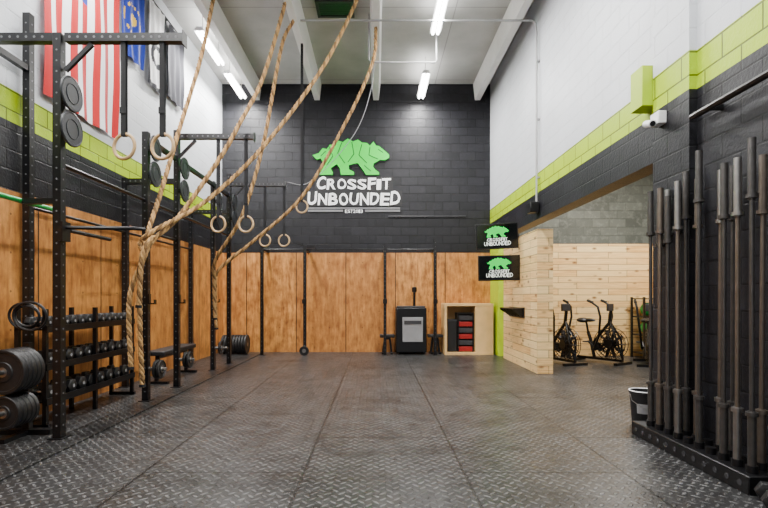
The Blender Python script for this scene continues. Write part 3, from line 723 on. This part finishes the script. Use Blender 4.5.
for row, (x, n) in enumerate(((2.585, 10), (2.70, 10))):
    for i in range(n):
        SL.append((x, 3.30+row*.065+i*.135))
kinds = ['d', 's', 'd', 'b', 'd', 'd', 's', 'd', 'b', 'd', 'b', 'd', 'd', 's', 'd', 'b', 'd', 'd', 's', 'd']
hts = [2.3, 2.2, 2.2, 2.05, 2.38, 2.2, 2.2, 2.1, 2.2, 2.2, 2.2, 2.3, 2.2, 2.2, 2.05, 2.2, 2.3, 2.2, 2.2, 2.1]
for i, (x, y) in enumerate(SL):
    MB().lathe([(.032, 0), (.036, 0), (.036, .05), (.032, .05)], (x, y, .13), seg=14).obj('socket', M_black, e)
    if i in (3, 5, 11, 14): continue
    barbell((x, y, .132), hts[i], kinds[i], (random.uniform(-.006, .006), random.uniform(0, .006), 0))

# bucket
e = thing('bucket', 'black plastic bucket with grey label and pale liner', 'bucket', (2.80, 5.02, 0))
MB().lathe([(.005, .01), (.105, 0), (.11, .01), (.135, .34), (.142, .34), (.142, .36), (.128, .36), (.10, .03), (.005, .03)], (0, 0, 0), seg=32).obj('bucket_body', M_rubber, e, local=True)
b = MB(); vs = []; fs = []
for i in range(13):
    t = pi+.55+i/12*.9
    for z, r in ((.14, .1215), (.24, .129)): vs.append((r*math.cos(t), r*math.sin(t), z))
for i in range(12): fs.append((2*i, 2*i+2, 2*i+3, 2*i+1))
b.add(vs, fs).obj('label_patch', M_grey, e, local=True)
MB().torus((0, 0, .362), (0, 0, 1), .135, .007, 32, 6).obj('liner', M_fwhite, e, local=True)
b = MB(); b.tube([(-.143, 0, .33), (-.15, -.05, .27), (-.10, -.125, .22), (0, -.16, .20), (.10, -.125, .22), (.15, -.05, .27), (.143, 0, .33)], .004, 6).obj('handle', M_steel, e, local=True)

h = hexdb((2.52, 3.06, .062), .07, .24, 'black hexagonal dumbbell lying on the floor by barbell rack', None); h.rotation_euler = (0, 0, 1.1)

e = thing('security_camera', 'white security camera and junction box on charcoal pilaster', 'security camera', (2.74, 4.6, 3.05))
MB().box((2.66, 4.52, 2.98), (2.74, 4.66, 3.10)).obj('junction_box', M_whitep, e, .008)
MB().cyl((2.66, 4.58, 3.02), (2.60, 4.56, 2.99), .014).obj('bracket', M_whitep, e)
MB().cyl((2.61, 4.64, 3.01), (2.57, 4.46, 2.95), .034, seg=20).obj('camera_body', M_whitep, e, .004)
MB().cyl((2.57, 4.46, 2.95), (2.5685, 4.453, 2.948), .024, seg=20).obj('lens', M_black, e)
e = thing('speaker', 'small black box speaker mounted on the wall band', 'speaker', (2.78, 8.3, 2.85))
MB().box((2.64, 8.2, 2.80), (2.79, 8.42, 2.98)).obj('body', M_black, e, .01)
MB().box((2.79, 8.28, 2.86), (2.81, 8.34, 2.92)).obj('bracket', M_dgrey, e)

# ---------------------------------------------------------------- flags
def flag(y0, y1, z0, z1, colf, mats, label, ny=26, nz=30, amp=.025):
    mb = MB(); vs = []
    for j in range(nz+1):
        for i in range(ny+1):
            u = i/ny; v = j/nz
            vs.append((XL+.06+amp*math.sin(u*19+v*2.)*(1-.3*v)+.008*math.sin(v*9+u*5), y0+(y1-y0)*u, z0+(z1-z0)*v))
    mb.v = [Vector(q) for q in vs]
    for j in range(nz):
        for i in range(ny):
            a = j*(ny+1)+i; mb.f.append([a, a+1, a+ny+2, a+ny+1]); mb.m.append(colf((i+.5)/ny, (j+.5)/nz))
    e = thing('flag', label, 'flag', (XL+.06, (y0+y1)/2, z0))
    mb.obj('cloth', mats, e)
    MB().cyl((XL+.06, y0-.04, z1+.01), (XL+.06, y1+.04, z1+.01), .012).obj('rod', M_dgrey, e)
    for y in (y0, y1): MB().box((XL+.002, y-.01, z1), (XL+.05, y+.01, z1+.02)).obj('bracket', M_dgrey, e)
    return e
def us(u, v):
    if v > .6 and u < 7/13: return 2
    return 0 if int(u*13) % 2 == 0 else 1
e = flag(5.38, 6.95, 3.62, 6.1, us, [M_red, M_fwhite, M_blue], 'red and white striped national flag hung vertically on wall')
b = MB()
for i in range(5):
    for j in range(10):
        y = 5.38+.07+i*.165+(0 if j % 2 == 0 else .08); z = 5.16+j*.095
        if y > 6.18: continue
        pts = [(XL+.095, y+(.03 if k % 2 == 0 else .012)*math.sin(k*pi/5), z+(.03 if k % 2 == 0 else .012)*math.cos(k*pi/5)) for k in range(10)]
        b.add(pts, [tuple(range(10))])
b.obj('star_field', M_fwhite, e, smooth=False)
def blu(u, v):
    d = math.hypot((u-.5)*.7, (v-.45)*1.4)
    return 1 if (d < .09 or (.2 < d < .24 and int(math.degrees(math.atan2(v-.45, u-.5))/14) % 2 == 0)) else 0
flag(7.02, 7.72, 4.98, 6.35, blu, [M_blue, M_gold], 'navy blue flag with a gold emblem hung on wall', 40, 60, .018)
def wht(u, v):
    if u < .08 or u > .92 or v < .05: return 1
    d = math.hypot((u-.5)*.7, (v-.4)*1.4); return 1 if .12 < d < .2 else 0
flag(7.85, 8.5, 4.86, 6.3, wht, [M_fwhite, M_charc], 'white flag with dark border and round emblem on wall', 40, 60, .015)
flag(8.6, 9.3, 4.95, 6.3, lambda u, v: 0, [M_charc], 'plain charcoal flag hung on pale wall', 20, 24, .02)

# ---------------------------------------------------------------- camera
cam = bpy.data.cameras.new('camera'); co = bpy.data.objects.new('camera', cam); C.objects.link(co)
co.location = (0, 0, 1.33); co.rotation_euler = (pi/2, 0, 0)
cam.sensor_width = 36; cam.lens = 22.5; cam.shift_x = 8/768; cam.shift_y = 44/768; cam.clip_start = .05
bpy.context.scene.camera = co
